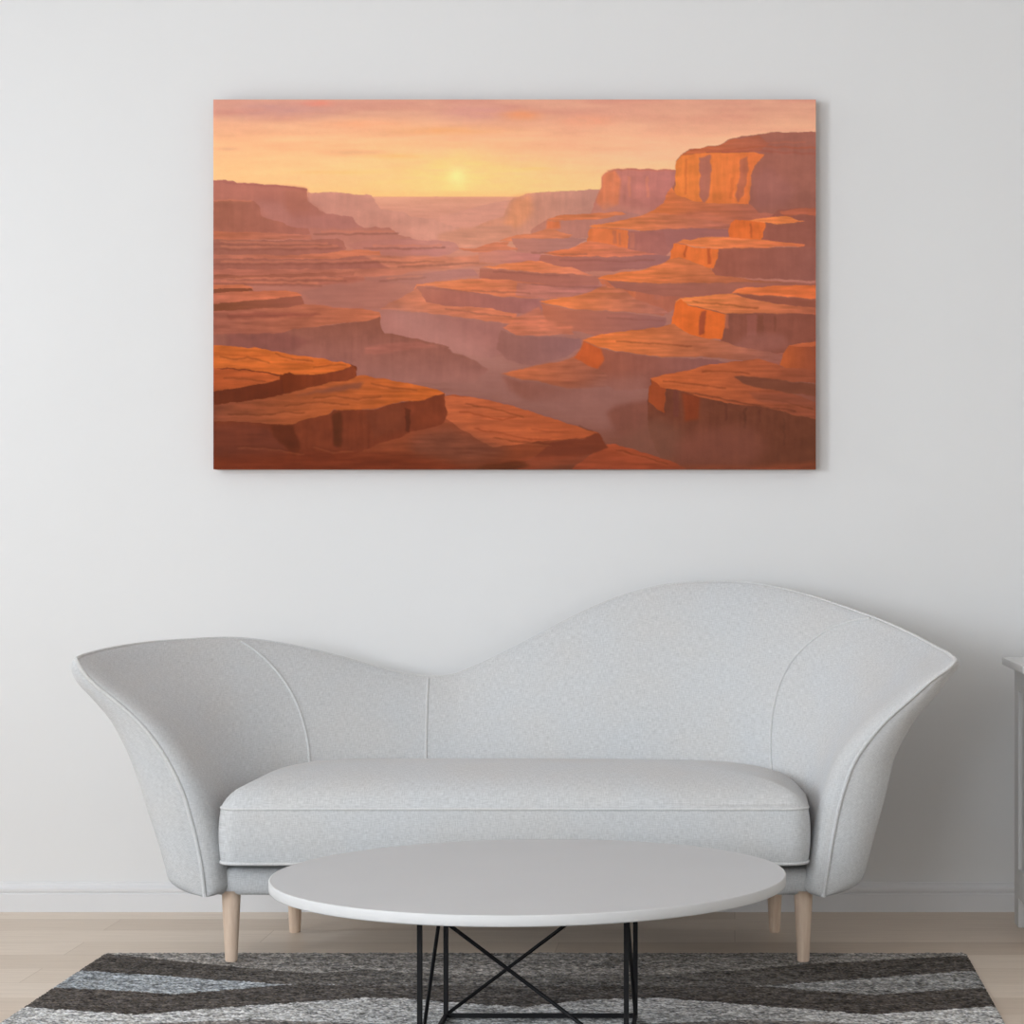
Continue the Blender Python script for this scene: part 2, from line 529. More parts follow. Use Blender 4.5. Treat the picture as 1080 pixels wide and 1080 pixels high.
    crack(722, 168, 205, 2, (204, 104, 58), .6); crack(771, 188, 210, 3, (204, 104, 58), .6, -2)
    L([(792, 190), (810, 175), (840, 200), (830, 218), (795, 222)], (166, 106, 98), 'c', soft=4, a=.5, amp=6)
    # talus under it
    L([(672, 234), (680, 228), (690, 221), (700, 214), (704, 203), (709, 197), (713, 206), (735, 213), (760, 215), (792, 216), (800, 224), (822, 226), (790, 240), (700, 243), (660, 240)], (226, 122, 66), 't', (178, 104, 88), 'h', amp=20)
    L([(701, 228), (740, 222), (775, 232), (769, 241), (703, 240)], (198, 114, 88), 't', soft=2, a=.7)
    # small terrace near 575-640
    L([(560, 243), (576, 232), (587, 227.5), (610, 226), (640, 224), (655, 222), (690, 230), (690, 240), (650, 248), (600, 252), (560, 252)], (194, 126, 106), 'c', (184, 124, 114), 'h', amp=8)
    L([(577, 232), (587, 227.5), (610, 226), (640, 224), (655, 223), (660, 226), (625, 232), (600, 232)], (218, 126, 84), 't')
    L([(577, 233), (590, 232), (591, 241), (576, 243)], (218, 120, 78), 'c', soft=.8)
    L([(525, 254), (540, 249), (560, 246), (580, 241), (605, 248), (600, 252), (560, 252), (540, 254)], (214, 128, 92), 't')
    L([(540, 251), (545, 251), (600, 251), (620, 252), (600, 262), (578, 268), (545, 268)], (188, 122, 104), 't', (176, 120, 110), 'h', amp=10)
    L([(505, 264), (530, 263), (545, 266), (570, 268), (572, 276), (540, 280), (505, 276)], (198, 124, 102), 't', (190, 120, 112), 'h', amp=14)
    L([(480, 262), (500, 262), (520, 256), (538, 254), (534, 259), (545, 262), (545, 264), (500, 266)], (208, 122, 90), 't')
    # terrace R4
    L([(621, 238), (640, 235), (660, 232), (680, 226), (700, 224), (740, 232), (770, 236), (769, 240.5), (703, 241.5), (680, 243.5), (650, 241), (626, 240)], (228, 128, 72), 't', (190, 112, 92), 'h')
    L([(622, 240), (650, 241), (665, 244), (685, 243), (703, 241), (770, 241), (770, 250), (745, 252), (722, 258), (700, 270), (620, 262), (623, 252)], (178, 106, 90), 'c', (160, 102, 98), 'h', amp=10)
    L([(622, 240), (650, 241.5), (663, 243), (662, 262), (640, 262), (618, 258)], (222, 120, 72), 'c', amp=14)
    crack(646, 243, 258, 4, (184, 104, 80), .6); crack(652, 246, 258, 3, (190, 106, 80), .6); crack(664, 246, 262, 5, (200, 118, 94), .6)
    L([(600, 262), (612, 257), (622, 254), (665, 263), (700, 270), (680, 272), (590, 270), (572, 267)], (224, 122, 76), 't', (196, 116, 96), 'h')
    L([(570, 269), (600, 270.5), (640, 271), (692, 269), (712, 270), (705, 276), (690, 282), (640, 286), (600, 286), (568, 275)], (178, 106, 88), 't', (158, 104, 100), 'h', amp=9)
    # R5
    L([(507, 282), (522, 280), (545, 276), (570, 275), (590, 281), (606, 283), (625, 290), (590, 289), (560, 287), (543, 285), (520, 283)], (226, 126, 74), 't', (206, 122, 94), 'h')
    L([(506, 283), (520, 283.5), (543, 286), (570, 288), (605, 289), (634, 292), (632, 300), (625, 308), (570, 302), (520, 298), (506, 293)], (176, 104, 84), 't', (172, 106, 92), 'h', amp=9)
    # R6 right terraces
    L([(805, 236), (820, 221), (840, 219.5), (861, 220), (861, 262), (800, 256)], (160, 94, 78), 'c', (150, 90, 76), 'h', amp=10)
    L([(822, 223), (838, 220), (861, 220), (861, 227), (845, 226), (828, 229)], (186, 100, 72), 't', a=.8)
    L([(768, 240), (771, 235), (776, 232), (800, 233), (808, 236), (803, 253), (768, 252)], (226, 112, 56), 'c', amp=14)
    L([(788, 233), (800, 231), (818, 228), (835, 229), (842, 233), (849, 233.5), (835, 235.5), (820, 236), (800, 235)], (234, 132, 76), 't')
    crack(791, 236, 250, 2, (176, 84, 50), .7)
    L([(700, 243), (740, 242), (768, 241), (769, 250), (740, 253), (712, 256), (704, 262)], (166, 104, 96), 't', amp=8)
    L([(711, 257), (722, 253), (745, 250.5), (760, 250), (800, 252), (830, 256), (849, 257.5), (848, 260), (830, 260), (800, 261.5), (760, 262), (735, 260), (720, 256.5)], (232, 130, 76), 't', (214, 116, 76), 'h')
    L([(756, 262), (800, 261.5), (848, 260), (861, 261), (861, 296), (750, 292), (752, 280)], (160, 92, 74), 'c', (150, 92, 80), 'h', amp=10)
    L([(710, 257), (722, 257.5), (735, 261), (758, 262), (757, 272), (752, 283), (735, 280), (718, 274), (706, 274)], (224, 114, 58), 'c', amp=14)
    crack(723, 259, 272, 2.2, (172, 76, 46), .75, -3); crack(746, 262, 279, 3.5, (178, 80, 48), .75)
    L([(630, 293), (650, 288), (680, 284), (698, 278), (706, 273), (716, 272), (735, 278), (750, 283), (754, 290), (800, 296), (861, 299), (861, 305), (720, 303), (690, 301), (660, 299), (640, 296)], (230, 124, 68), 't', (158, 94, 76), 'h')
    L([(632, 294), (645, 297), (660, 300), (700, 301), (740, 302), (790, 303), (770, 308), (730, 314), (712, 325), (700, 333), (660, 326), (650, 318), (640, 306)], (196, 108, 76), 'c', (154, 94, 84), 'h', amp=12)
    crack(656, 300, 318, 3, (176, 92, 62), .6); crack(662, 301, 316, 8, (208, 114, 74), .6); crack(690, 302, 316, 6, (180, 108, 90), .5)
    # centre terraces
    L([(436, 306), (440, 300), (460, 297), (500, 294), (530, 295), (560, 298), (600, 302), (600, 314), (545, 314), (520, 311), (490, 307), (450, 301)], (226, 126, 76), 't', (196, 116, 90), 'h')
    L([(440, 302), (450, 301.5), (490, 307), (520, 311.5), (545, 314.5), (575, 316), (570, 330), (540, 330), (500, 326), (455, 322), (430, 316)], (176, 104, 84), 'c', (164, 104, 98), 'h', amp=9)
    L([(412, 319), (425, 313), (440, 305), (450, 318), (470, 323), (512, 324), (545, 331), (540, 343), (500, 336), (450, 330), (400, 326)], (196, 120, 92), 't', (206, 118, 84), 'h')
    L([(545, 298), (600, 302), (640, 300), (630, 306), (600, 312), (570, 314), (543, 312)], (194, 118, 98), 't', (176, 112, 104), 'h')
    L([(384, 326), (420, 327), (460, 332), (500, 337), (543, 343), (540, 362), (520, 378), (490, 374), (470, 366), (440, 358), (405, 352), (400, 338), (390, 328)], (174, 116, 104), 'c', (164, 106, 96), 'h', soft=.8, amp=8)
    L([(405, 330), (430, 334), (460, 350), (520, 362), (500, 375), (440, 362), (408, 350)], (186, 122, 110), 'c', soft=5, a=.6, amp=5)
    L([(530, 346), (540, 341), (543, 334), (566, 334), (600, 344), (605, 352), (580, 354), (545, 353)], (204, 116, 84), 't', (190, 114, 90), 'h')
    L([(528, 348), (545, 353.5), (580, 355), (612, 357), (613, 366), (598, 376), (560, 386), (535, 380), (524, 368)], (152, 98, 86), 'c', (150, 102, 98), 'h', soft=.7, amp=9)
    # R9
    L([(568, 318), (590, 314), (612, 311), (628, 305), (636, 301), (655, 304), (672, 316), (700, 326), (706, 332), (660, 329), (625, 327), (600, 325), (580, 321)], (228, 124, 66), 't', (176, 108, 94), 'h')
    L([(570, 320), (582, 322.5), (600, 326), (625, 327.5), (660, 330), (703, 335), (700, 344), (660, 352), (640, 356), (600, 348), (575, 338)], (188, 108, 80), 't', (156, 100, 94), 'h', amp=10)
    L([(545, 334), (568, 324), (578, 338), (604, 344), (602, 352), (560, 346)], (198, 114, 86), 't', soft=1, a=.8)
    # thin strata of the left and middle distance
    L([(225, 240), (420, 246), (445, 290), (400, 330), (300, 352), (225, 360)], (158, 92, 74), 't', soft=14, a=.30, amp=10)
    for k, (xa, ya, xb, yb, w) in enumerate([(225, 258, 350, 259, 1.6), (225, 263, 362, 262, 1.4), (225, 279, 400, 277, 1.8), (240, 296, 365, 296, 1.6), (225, 299, 340, 301, 1.8),
            (330, 247, 420, 246, 1.5), (384, 262, 470, 261, 1.5), (384, 276, 470, 276, 1.6), (420, 281, 505, 277, 1.6), (400, 296, 450, 293, 1.4)]):
        line([(xa, ya), ((xa + xb) / 2, (ya + yb) / 2 + .6), (xb, yb)], w, (134, 80, 66), .55, .5)
        line([(xa + 8, ya - 2.6), ((xa + xb) / 2, (ya + yb) / 2 - 2.2), (xb - 4, yb - 2.4)], 1.8, (214, 128, 92), .40, .5)
    for xa, ya, xb, yb in [(450, 304, 560, 309), (470, 326, 540, 334), (560, 300, 640, 303), (520, 286, 600, 291), (590, 274, 690, 275), (640, 335, 700, 338), (560, 266, 620, 268)]:
        line([(xa, ya), ((xa + xb) / 2, (ya + yb) / 2 + .8), (xb, yb)], 1.5, (140, 84, 72), .5, .5)
    L([(400, 300), (480, 272), (540, 262), (545, 272), (500, 290), (450, 306)], (206, 146, 126), 'c', soft=8, a=.30, amp=5)
    L([(405, 322), (440, 330), (520, 372), (545, 392), (500, 392), (430, 352)], (180, 124, 112), 'c', soft=7, a=.5, amp=6)
    # R10 mesas
    L([(640, 296), (700, 299), (780, 298), (861, 298), (861, 316), (700, 312), (650, 304)], (162, 98, 82), 't', amp=12)
    L([(715, 322), (861, 324), (861, 336), (720, 330)], (160, 92, 72), 't', amp=10)
    L([(800, 366), (861, 356), (861, 392), (790, 386)], (160, 94, 78), 't', soft=1, amp=10)
    L([(771, 309), (776, 305), (785, 303.5), (810, 302), (861, 300), (861, 315), (830, 313.5), (800, 311.5)], (228, 122, 70), 't', (214, 108, 62), 'h')
    L([(774, 309), (800, 311.5), (830, 314), (861, 315.5), (861, 328), (800, 318)], (146, 84, 66), 't', soft=.5, amp=12)
    L([(712, 319), (718, 314), (745, 311.5), (772, 309.5), (785, 313), (800, 317), (830, 322), (861, 325), (861, 332), (820, 331), (785, 330), (765, 330), (745, 326), (725, 321)], (234, 132, 72), 't', (176, 98, 72), 'h')
    L([(762, 330), (800, 330), (861, 332), (861, 372), (800, 372), (758, 366), (762, 350)], (140, 82, 66), 'c', (140, 80, 64), 'h', amp=14)
    L([(707, 344), (710, 330), (712, 321), (718, 315), (726, 322), (745, 327), (766, 331), (764, 345), (761, 358), (740, 357), (712, 351)], (222, 106, 48), 'c', amp=14)
    L([(739, 329), (745, 328), (744, 340), (742, 352), (737, 354), (737, 344)], (162, 76, 52), 'c', soft=.5, a=.85)
    crack(764, 331, 347, 4, (190, 108, 80), .6); crack(788, 332, 354, 10, (154, 90, 78), .6); crack(799, 332, 356, 6, (122, 70, 52), .6); crack(816, 334, 350, 2, (122, 70, 54), .6)
    L([(790, 350), (825, 352), (835, 366), (790, 374), (770, 366)], (158, 98, 86), 'c', soft=3, a=.6, amp=6)
    L([(614, 359), (635, 352), (650, 350), (680, 347), (700, 344), (710, 341), (722, 350), (740, 356), (762, 360), (790, 368), (828, 374), (820, 382), (770, 379), (740, 376), (700, 377), (670, 373), (650, 370), (630, 365)], (228, 120, 60), 't', (150, 92, 80), 'h')
    L([(615, 360), (630, 366), (650, 370.5), (670, 373.5), (700, 377.5), (745, 378), (770, 382), (740, 390), (700, 398), (684, 410), (650, 412), (628, 400), (604, 380), (612, 370)], (162, 90, 66), 'c', (144, 92, 86), 'h', amp=10)
    L([(615, 360), (634, 367), (638, 380), (628, 392), (610, 385), (600, 380), (611, 372)], (198, 92, 48), 'c', soft=.8, amp=12)
    L([(528, 394), (545, 390), (565, 386), (590, 381), (605, 377), (620, 385), (640, 394), (640, 402), (640, 408), (600, 410), (575, 404), (550, 400)], (204, 108, 66), 't', (158, 92, 72), 'h', soft=.6)
    L([(528, 396), (550, 401), (575, 405), (600, 410), (640, 410), (630, 416), (600, 424), (560, 424), (536, 412)], (152, 92, 76), 'c', (152, 98, 86), 'h', soft=2, amp=8)
    # mist pools
    L([(548, 424), (590, 416), (640, 400), (684, 396), (686, 420), (650, 430), (640, 455), (610, 448), (570, 434)], (164, 108, 96), 'c', soft=6, a=.7, amp=5)
    L([(470, 396), (520, 386), (540, 410), (552, 428), (520, 420), (475, 410)], (166, 110, 98), 'c', soft=4, a=.6, amp=5)
    # small block right edge
    L([(822, 385), (826, 372), (832, 364), (861, 360), (861, 390), (830, 388)], (192, 94, 50), 'c', (150, 78, 54), 'h', amp=12)
    L([(832, 364), (861, 360), (861, 366), (845, 366)], (202, 104, 66), 't')
    # bottom-right massif
    L([(640, 436), (650, 428), (684, 422), (700, 440), (730, 452), (700, 486), (660, 476)], (142, 84, 68), 'c', soft=2.5, amp=8)
    L([(683, 424), (685, 410), (687, 399), (720, 412), (861, 436), (861, 496), (720, 496), (700, 490), (684, 456)], (128, 70, 50), 'c', (118, 66, 46), 'h', amp=16)
    L([(684, 424), (685, 408), (688, 400), (702, 409), (701, 436), (692, 430)], (172, 80, 44), 'c', amp=12)
    L([(719, 414), (738, 418), (736, 442), (722, 444)], (150, 66, 36), 'c', soft=1.5, a=.8)
    crack(710, 412, 440, 5, (120, 64, 52), .7); crack(764, 424, 444, 3, (104, 56, 42), .5); crack(784, 430, 452, 3, (98, 56, 40), .6); crack(800, 432, 446, 2, (104, 56, 42), .5); crack(826, 440, 470, 2, (100, 58, 42), .4)
    L([(700, 470), (740, 452), (790, 450), (810, 470), (790, 490), (720, 492)], (146, 84, 68), 'c', soft=7, a=.6, amp=6)
    L([(644, 470), (690, 440), (720, 452), (712, 480), (700, 494), (660, 480)], (138, 88, 70), 'c', soft=6, a=.7, amp=6)
    L([(686, 399), (700, 395.5), (725, 390), (750, 384), (775, 381), (800, 379), (815, 383), (830, 388), (861, 390), (861, 404), (820, 401), (790, 398), (800, 406), (825, 410), (845, 418), (861, 425), (861, 442), (835, 437), (810, 430), (790, 428), (760, 423), (735, 418), (715, 411), (697, 409)], (214, 106, 56), 't', (154, 82, 58), 'h')
    L([(774, 397), (795, 397), (825, 401), (861, 405), (861, 418), (830, 414), (795, 408), (784, 404)], (130, 74, 54), 't', soft=.7, amp=12)
    line([(720, 413), (760, 420), (800, 428), (840, 434)], 1.4, (104, 56, 42), .6)
    # bottom strips
    L([(600, 496), (640, 468), (650, 469), (668, 474), (690, 481), (715, 489), (728, 496)], (186, 86, 50), 't', (160, 74, 46), 'v')
    L([(700, 496), (725, 490), (790, 492), (861, 487), (861, 496)], (150, 76, 50), 't', soft=2, a=.8)
    # central floor slab
    L([(468, 418), (480, 416), (500, 419), (530, 425), (550, 431), (570, 437), (600, 447), (632, 456.5), (634, 460), (615, 463), (585, 466), (580, 474), (560, 484), (530, 496), (225, 496), (225, 440), (440, 440)], (178, 88, 54), 't', (132, 64, 38), 'v', amp=24)
    L([(470, 418), (500, 419), (530, 425), (570, 437), (600, 447), (632, 457), (612, 462), (580, 464), (550, 468), (520, 472), (485, 452), (468, 440)], (200, 102, 62), 't', (190, 92, 52), 'h')
    line([(484, 434), (505, 437), (530, 443), (545, 439)], 1.3, (156, 68, 38), .7); line([(500, 452), (525, 456), (560, 464), (582, 463)], 1.3, (150, 66, 38), .6)
    line([(560, 452), (585, 456), (600, 455)], 1.2, (160, 74, 44), .6)
    L([(430, 462), (470, 448), (520, 466), (540, 476), (500, 488), (440, 484)], (132, 74, 54), 't', soft=6, a=.75)
    L([(582, 466), (600, 463.5), (615, 463), (628, 457), (634, 459), (637, 466), (642, 472), (620, 480), (590, 484), (560, 486)], (130, 62, 40), 't', soft=.6, amp=12)
    L([(500, 496), (515, 490), (545, 484), (600, 480), (640, 482), (600, 490), (560, 496)], (158, 74, 46), 't', soft=2, a=.7)
    L([(500, 496), (512, 490), (545, 486), (560, 490), (540, 496)], (100, 50, 26), 't', soft=1.5, a=.8)
    # left strata front
    L([(225, 300), (260, 301), (268, 303), (262, 307), (225, 309)], (186, 104, 72), 't')
    L([(225, 304.5), (250, 304), (266, 303.5), (268, 306), (250, 307.5), (225, 309)], (128, 72, 50), 't', amp=10)
    L([(225, 309), (260, 307), (300, 306), (314, 309), (319, 312), (310, 314), (290, 315), (262, 317), (225, 322)], (176, 100, 76), 't', (204, 112, 76), 'h')
    L([(225, 321), (262, 317), (290, 315), (318, 312.5), (321, 318), (322, 321), (300, 325), (225, 330)], (124, 70, 46), 't', (154, 88, 70), 'h', amp=12)
    L([(225, 328), (300, 324), (322, 320.5), (345, 323), (384, 326), (401, 329), (402, 336), (385, 339), (350, 342), (320, 346), (300, 352), (225, 354)], (152, 88, 70), 't', (192, 108, 76), 'h')
    L([(240, 331), (290, 330), (340, 331), (330, 334), (240, 336)], (140, 76, 60), 't', soft=1, a=.8)
    L([(225, 353), (298, 351), (310, 347), (345, 343), (385, 339), (401, 334), (402, 345), (405, 351), (425, 354), (455, 361), (475, 366), (470, 370), (430, 372), (384, 378), (390, 396), (225, 396)], (142, 84, 66), 'c', (156, 100, 90), 'v', amp=14)
    L([(240, 352), (300, 351), (330, 360), (300, 372), (240, 366)], (128, 74, 66), 'c', soft=2, a=.6)
    L([(384, 372), (405, 371), (430, 368.5), (455, 366.5), (473, 367), (477, 372), (488, 374), (500, 380), (515, 390), (500, 404), (384, 404), (370, 385)], (146, 90, 76), 'c', (168, 110, 98), 'v', soft=.6, amp=10)
    L([(384, 366), (410, 362), (440, 360), (462, 365), (430, 369), (400, 373), (384, 374)], (170, 100, 84), 't', soft=1, a=.7)
    # front-left slabs
    L([(225, 384), (300, 384), (345, 382), (376, 386), (376, 404), (330, 412), (285, 424), (225, 432)], (120, 56, 32), 'c', amp=10)
    L([(225, 426), (285, 419), (330, 408), (372, 398), (384, 396), (410, 400), (440, 406), (462, 411), (470, 416), (455, 419), (447, 422.5), (425, 423.5), (410, 427), (400, 430), (384, 432), (370, 434), (352, 432), (345, 437), (325, 441), (310, 447), (290, 449), (260, 450), (225, 448)], (140, 74, 50), 't', (218, 108, 46), 'h', amp=34)
    L([(310, 418), (350, 408), (372, 404), (385, 402), (380, 410), (340, 414)], (128, 74, 58), 't', soft=1.5, a=.7, amp=10)
    L([(225, 444), (275, 446), (300, 448), (310, 447), (325, 441), (345, 437), (352, 432.5), (384, 432.5), (400, 430.5), (410, 427), (425, 424), (447, 422), (456, 418.5), (469, 415), (470, 428), (473, 434), (470, 440), (466, 447), (450, 452), (432, 455), (425, 460), (400, 468), (370, 480), (330, 496), (225, 496)], (124, 58, 34), 'c', (132, 62, 38), 'h', amp=20)
    L([(225, 448), (262, 446), (284, 452), (300, 470), (306, 480), (260, 490), (225, 480)], (118, 58, 40), 't', soft=2, a=.8, amp=20)
    L([(286, 448), (308, 448), (318, 470), (312, 482), (298, 468), (289, 460)], (96, 44, 24), 'c', soft=1.5, a=.8)
    L([(350, 436), (360, 434), (362, 455), (360, 472), (352, 470)], (84, 42, 22), 'c', soft=1.2, a=.7)
    L([(427, 430), (434, 432), (433, 444), (432, 456), (428, 454)], (92, 44, 26), 'c', soft=.6, a=.75)
    L([(385, 434), (425, 426), (426, 452), (395, 462)], (126, 64, 42), 'c', soft=2, a=.5)
    L([(437, 424), (456, 420), (465, 418), (466, 446), (437, 452)], (138, 64, 38), 'c', soft=.8, a=.6)
    L([(225, 482), (330, 476), (420, 478), (470, 486), (500, 496), (225, 496)], (126, 54, 30), 't', soft=4, a=.8)
    L([(225, 364), (245, 365), (280, 368), (310, 374), (345, 379), (368, 384), (372, 387), (360, 390), (345, 393), (330, 395), (312, 395), (306, 391.5), (298, 395), (280, 392), (260, 390), (240, 388), (225, 388)], (196, 100, 46), 't', (214, 106, 46), 'h', amp=34)
    line([(228, 372), (262, 376), (285, 375)], 1.2, (168, 78, 36), .5); line([(300, 380), (330, 384), (352, 382)], 1.2, (176, 84, 36), .5)
    L([(225, 388), (255, 391), (280, 393), (297, 397), (299, 400), (280, 404), (262, 407), (245, 411), (225, 413)], (176, 84, 44), 't', (190, 92, 46), 'h', amp=26)
    L([(295, 397), (300, 393), (307, 392), (314, 396), (330, 396), (350, 393), (365, 389), (373, 386), (376, 391), (375, 398), (366, 401), (345, 404), (325, 408), (300, 414), (297, 405)], (116, 50, 24), 'c', (140, 66, 40), 'h', amp=14)
    L([(225, 412), (245, 410), (262, 407), (280, 404), (298, 399), (300, 414), (285, 419), (260, 423), (225, 427)], (112, 52, 30), 'c', (110, 48, 26), 'h', amp=14)
    # cracks and ledges in the near slabs
    for pl in [[(232, 376), (250, 379), (262, 377), (284, 383)], [(290, 372), (305, 378), (330, 381)], [(330, 388), (350, 384), (366, 386)],
               [(236, 398), (258, 399), (280, 402)], [(240, 436), (275, 438), (300, 434), (322, 436)], [(330, 420), (352, 417), (376, 421), (402, 418)],
               [(392, 404), (410, 409), (440, 411)], [(300, 428), (340, 424), (368, 427)], [(250, 470), (285, 472), (320, 478)],
               [(330, 470), (350, 476), (372, 474)], [(380, 436), (384, 450), (382, 464)], [(404, 430), (408, 446), (406, 458)], [(490, 426), (520, 431), (552, 440)],
               [(520, 462), (548, 466), (580, 468)], [(610, 449), (625, 455)], [(650, 474), (680, 482), (705, 490)], [(700, 402), (730, 404), (765, 410)],
               [(740, 392), (765, 391), (790, 394)], [(800, 420), (830, 424), (858, 432)], [(650, 360), (690, 362), (730, 366)], [(730, 318), (760, 321), (800, 325)]]:
        line(pl, 1.5, (104, 50, 30), .42, .5)
        line([(x + 1, y + 1.8) for x, y in pl], 1.2, (214, 122, 74), .20, .5)
    L([(790, 414), (861, 416), (861, 428), (800, 424)], (150, 82, 60), 't', soft=1, a=.6, amp=12)
    # overall dab texture
    img = img * (1 + (.02 * blot + .018 * fbm(X / 5, Y / 3, 77, 2))[..., None])
    img = img * np.interp(Y, [105, 200, 212, 235, 262, 370, 415, 495], [1.06, 1.06, 1.0, 1.0, 1.04, 1.02, .94, .90])[..., None]
    img = img.clip(0, 255).reshape(H, SS, W, SS, 3).mean((1, 3))
    lin_img = np_lin(img)
    # mesh: front face grid
    xs = np.linspace(x0, x1, W); zs = np.linspace(z1, z0, H)
    XX, ZZ = np.meshgrid(xs, zs)
    tex = (vnoise(XX * 900, ZZ * 900, 5) - .5) * .0003
    V = np.stack([XX, np.full_like(XX, Yf) + tex, ZZ], -1).reshape(-1, 3)
    idx = np.arange(W * H).reshape(H, W)
    F = np.stack([idx[:-1, :-1], idx[1:, :-1], idx[1:, 1:], idx[:-1, 1:]], -1).reshape(-1, 4)
    me = bpy.data.meshes.new('painted_canvas')
    me.vertices.add(len(V)); me.vertices.foreach_set('co', V.astype(np.float32).ravel())
    me.loops.add(F.size); me.loops.foreach_set('vertex_index', F.astype(np.int32).ravel())
    me.polygons.add(len(F)); me.polygons.foreach_set('loop_start', np.arange(0, F.size, 4, dtype=np.int32))
    me.update(calc_edges=True); me.validate()
    set_tint(me, lin_img.reshape(-1, 3))
    me.materials.append(attr_mat('printed_canvas', .85, .1, gain=PAINT_GAIN))
    o = bpy.data.objects.new('painted_canvas', me); COL.objects.link(o)
    o.parent = root; o.location = -Vector(root.location)
    # wrapped stretcher body behind the face
    M_side = plain('canvas_side', (.30, .12, .06), .85, var=.15, vscale=9)
    bm = bmesh.new()
    add_box(bm, x0, x1, Yf + .0006, WALL_Y - .001, z0, z1, .0015)
    bm_obj('stretcher_frame', bm, M_side, root)
PAINT_GAIN = 1.06
build_painting()

# ================================================================ SOFA
SX = -0.50            # centre of the sofa
YF = 5.15             # front plane of the arms
PROF_L = [(80, 698), (83, 704), (88, 712), (100, 725), (120, 741), (145, 763), (165, 787), (180, 811), (192, 836), (201, 865), (208, 893), (213, 920), (216, 946)]
PROF_R = [(1008, 697), (1003, 703), (985, 716), (960, 738), (935, 760), (915, 783), (900, 806), (891, 830), (884, 855), (878, 885), (873, 915), (868, 946)]
OUT_L = [(78, 696), (84, 693), (100, 688), (140, 680), (200, 674.5), (250, 673), (300, 679), (350, 690), (400, 704), (430, 711), (452, 713), (480, 711), (500, 703), (540, 684), (580, 663), (620, 643), (660, 627), (700, 617), (750, 613), (800, 616), (850, 627), (900, 643.5), (925, 652.5), (960, 668), (990, 684), (1002, 690.5), (1010, 698)]
Z0 = P(0, 946, YF)[2]

def smooth_interp(xq, xs, ys):
    """cubic Hermite through the points (xs ascending)"""
    xs = np.asarray(xs, float); ys = np.asarray(ys, float)
    h = np.diff(xs); d = np.diff(ys) / h
    m = np.empty_like(ys); m[0] = d[0]; m[-1] = d[-1]
    m[1:-1] = (d[:-1] * h[1:] + d[1:] * h[:-1]) / (h[:-1] + h[1:])
    xq = np.clip(np.asarray(xq, float), xs[0], xs[-1])
    i = np.clip(np.searchsorted(xs, xq, side='right') - 1, 0, len(xs) - 2)
    t = (xq - xs[i]) / h[i]
    return ((2 * t ** 3 - 3 * t ** 2 + 1) * ys[i] + (t ** 3 - 2 * t ** 2 + t) * h[i] * m[i]
            + (-2 * t ** 3 + 3 * t ** 2) * ys[i + 1] + (t ** 3 - t ** 2) * h[i] * m[i + 1])

def prof_table(pl):
    ps = [P(px, py, YF) for px, py in pl]
    w = np.array([abs(p[0] - SX) for p in ps]); z = np.array([p[2] for p in ps])
    s = (z - z[-1]) / (z[0] - z[-1]); g = (w - w[-1]) / (w[0] - w[-1])
    o = np.argsort(s)
    return s[o], g[o], w[0], w[-1]
sL, gL, wtL, wbL = prof_table(PROF_L)
sR, gR, wtR, wbR = prof_table(PROF_R)

def u_curve(wl, wr, depth, n, m=2400):
    th = np.linspace(PI, 0, m)
    c, s = np.cos(th), np.sin(th)
    w = np.where(c < 0, wl, wr)
    x = SX + w * np.sign(c) * np.abs(c) ** (2 / n)
    y = YF + depth * np.abs(s) ** (2 / n)
    d = np.r_[0, np.cumsum(np.hypot(np.diff(x), np.diff(y)))]
    return x, y, d
bx, by, bd = u_curve(wbL, wbR, .52, 3.6)
rx, ry, rd = u_curve(wtL, wtR, .72, 2.5)

def sstep(a, b, x):
    q = np.clip((x - a) / (b - a), 0, 1)
    return q * q * (3 - 2 * q)

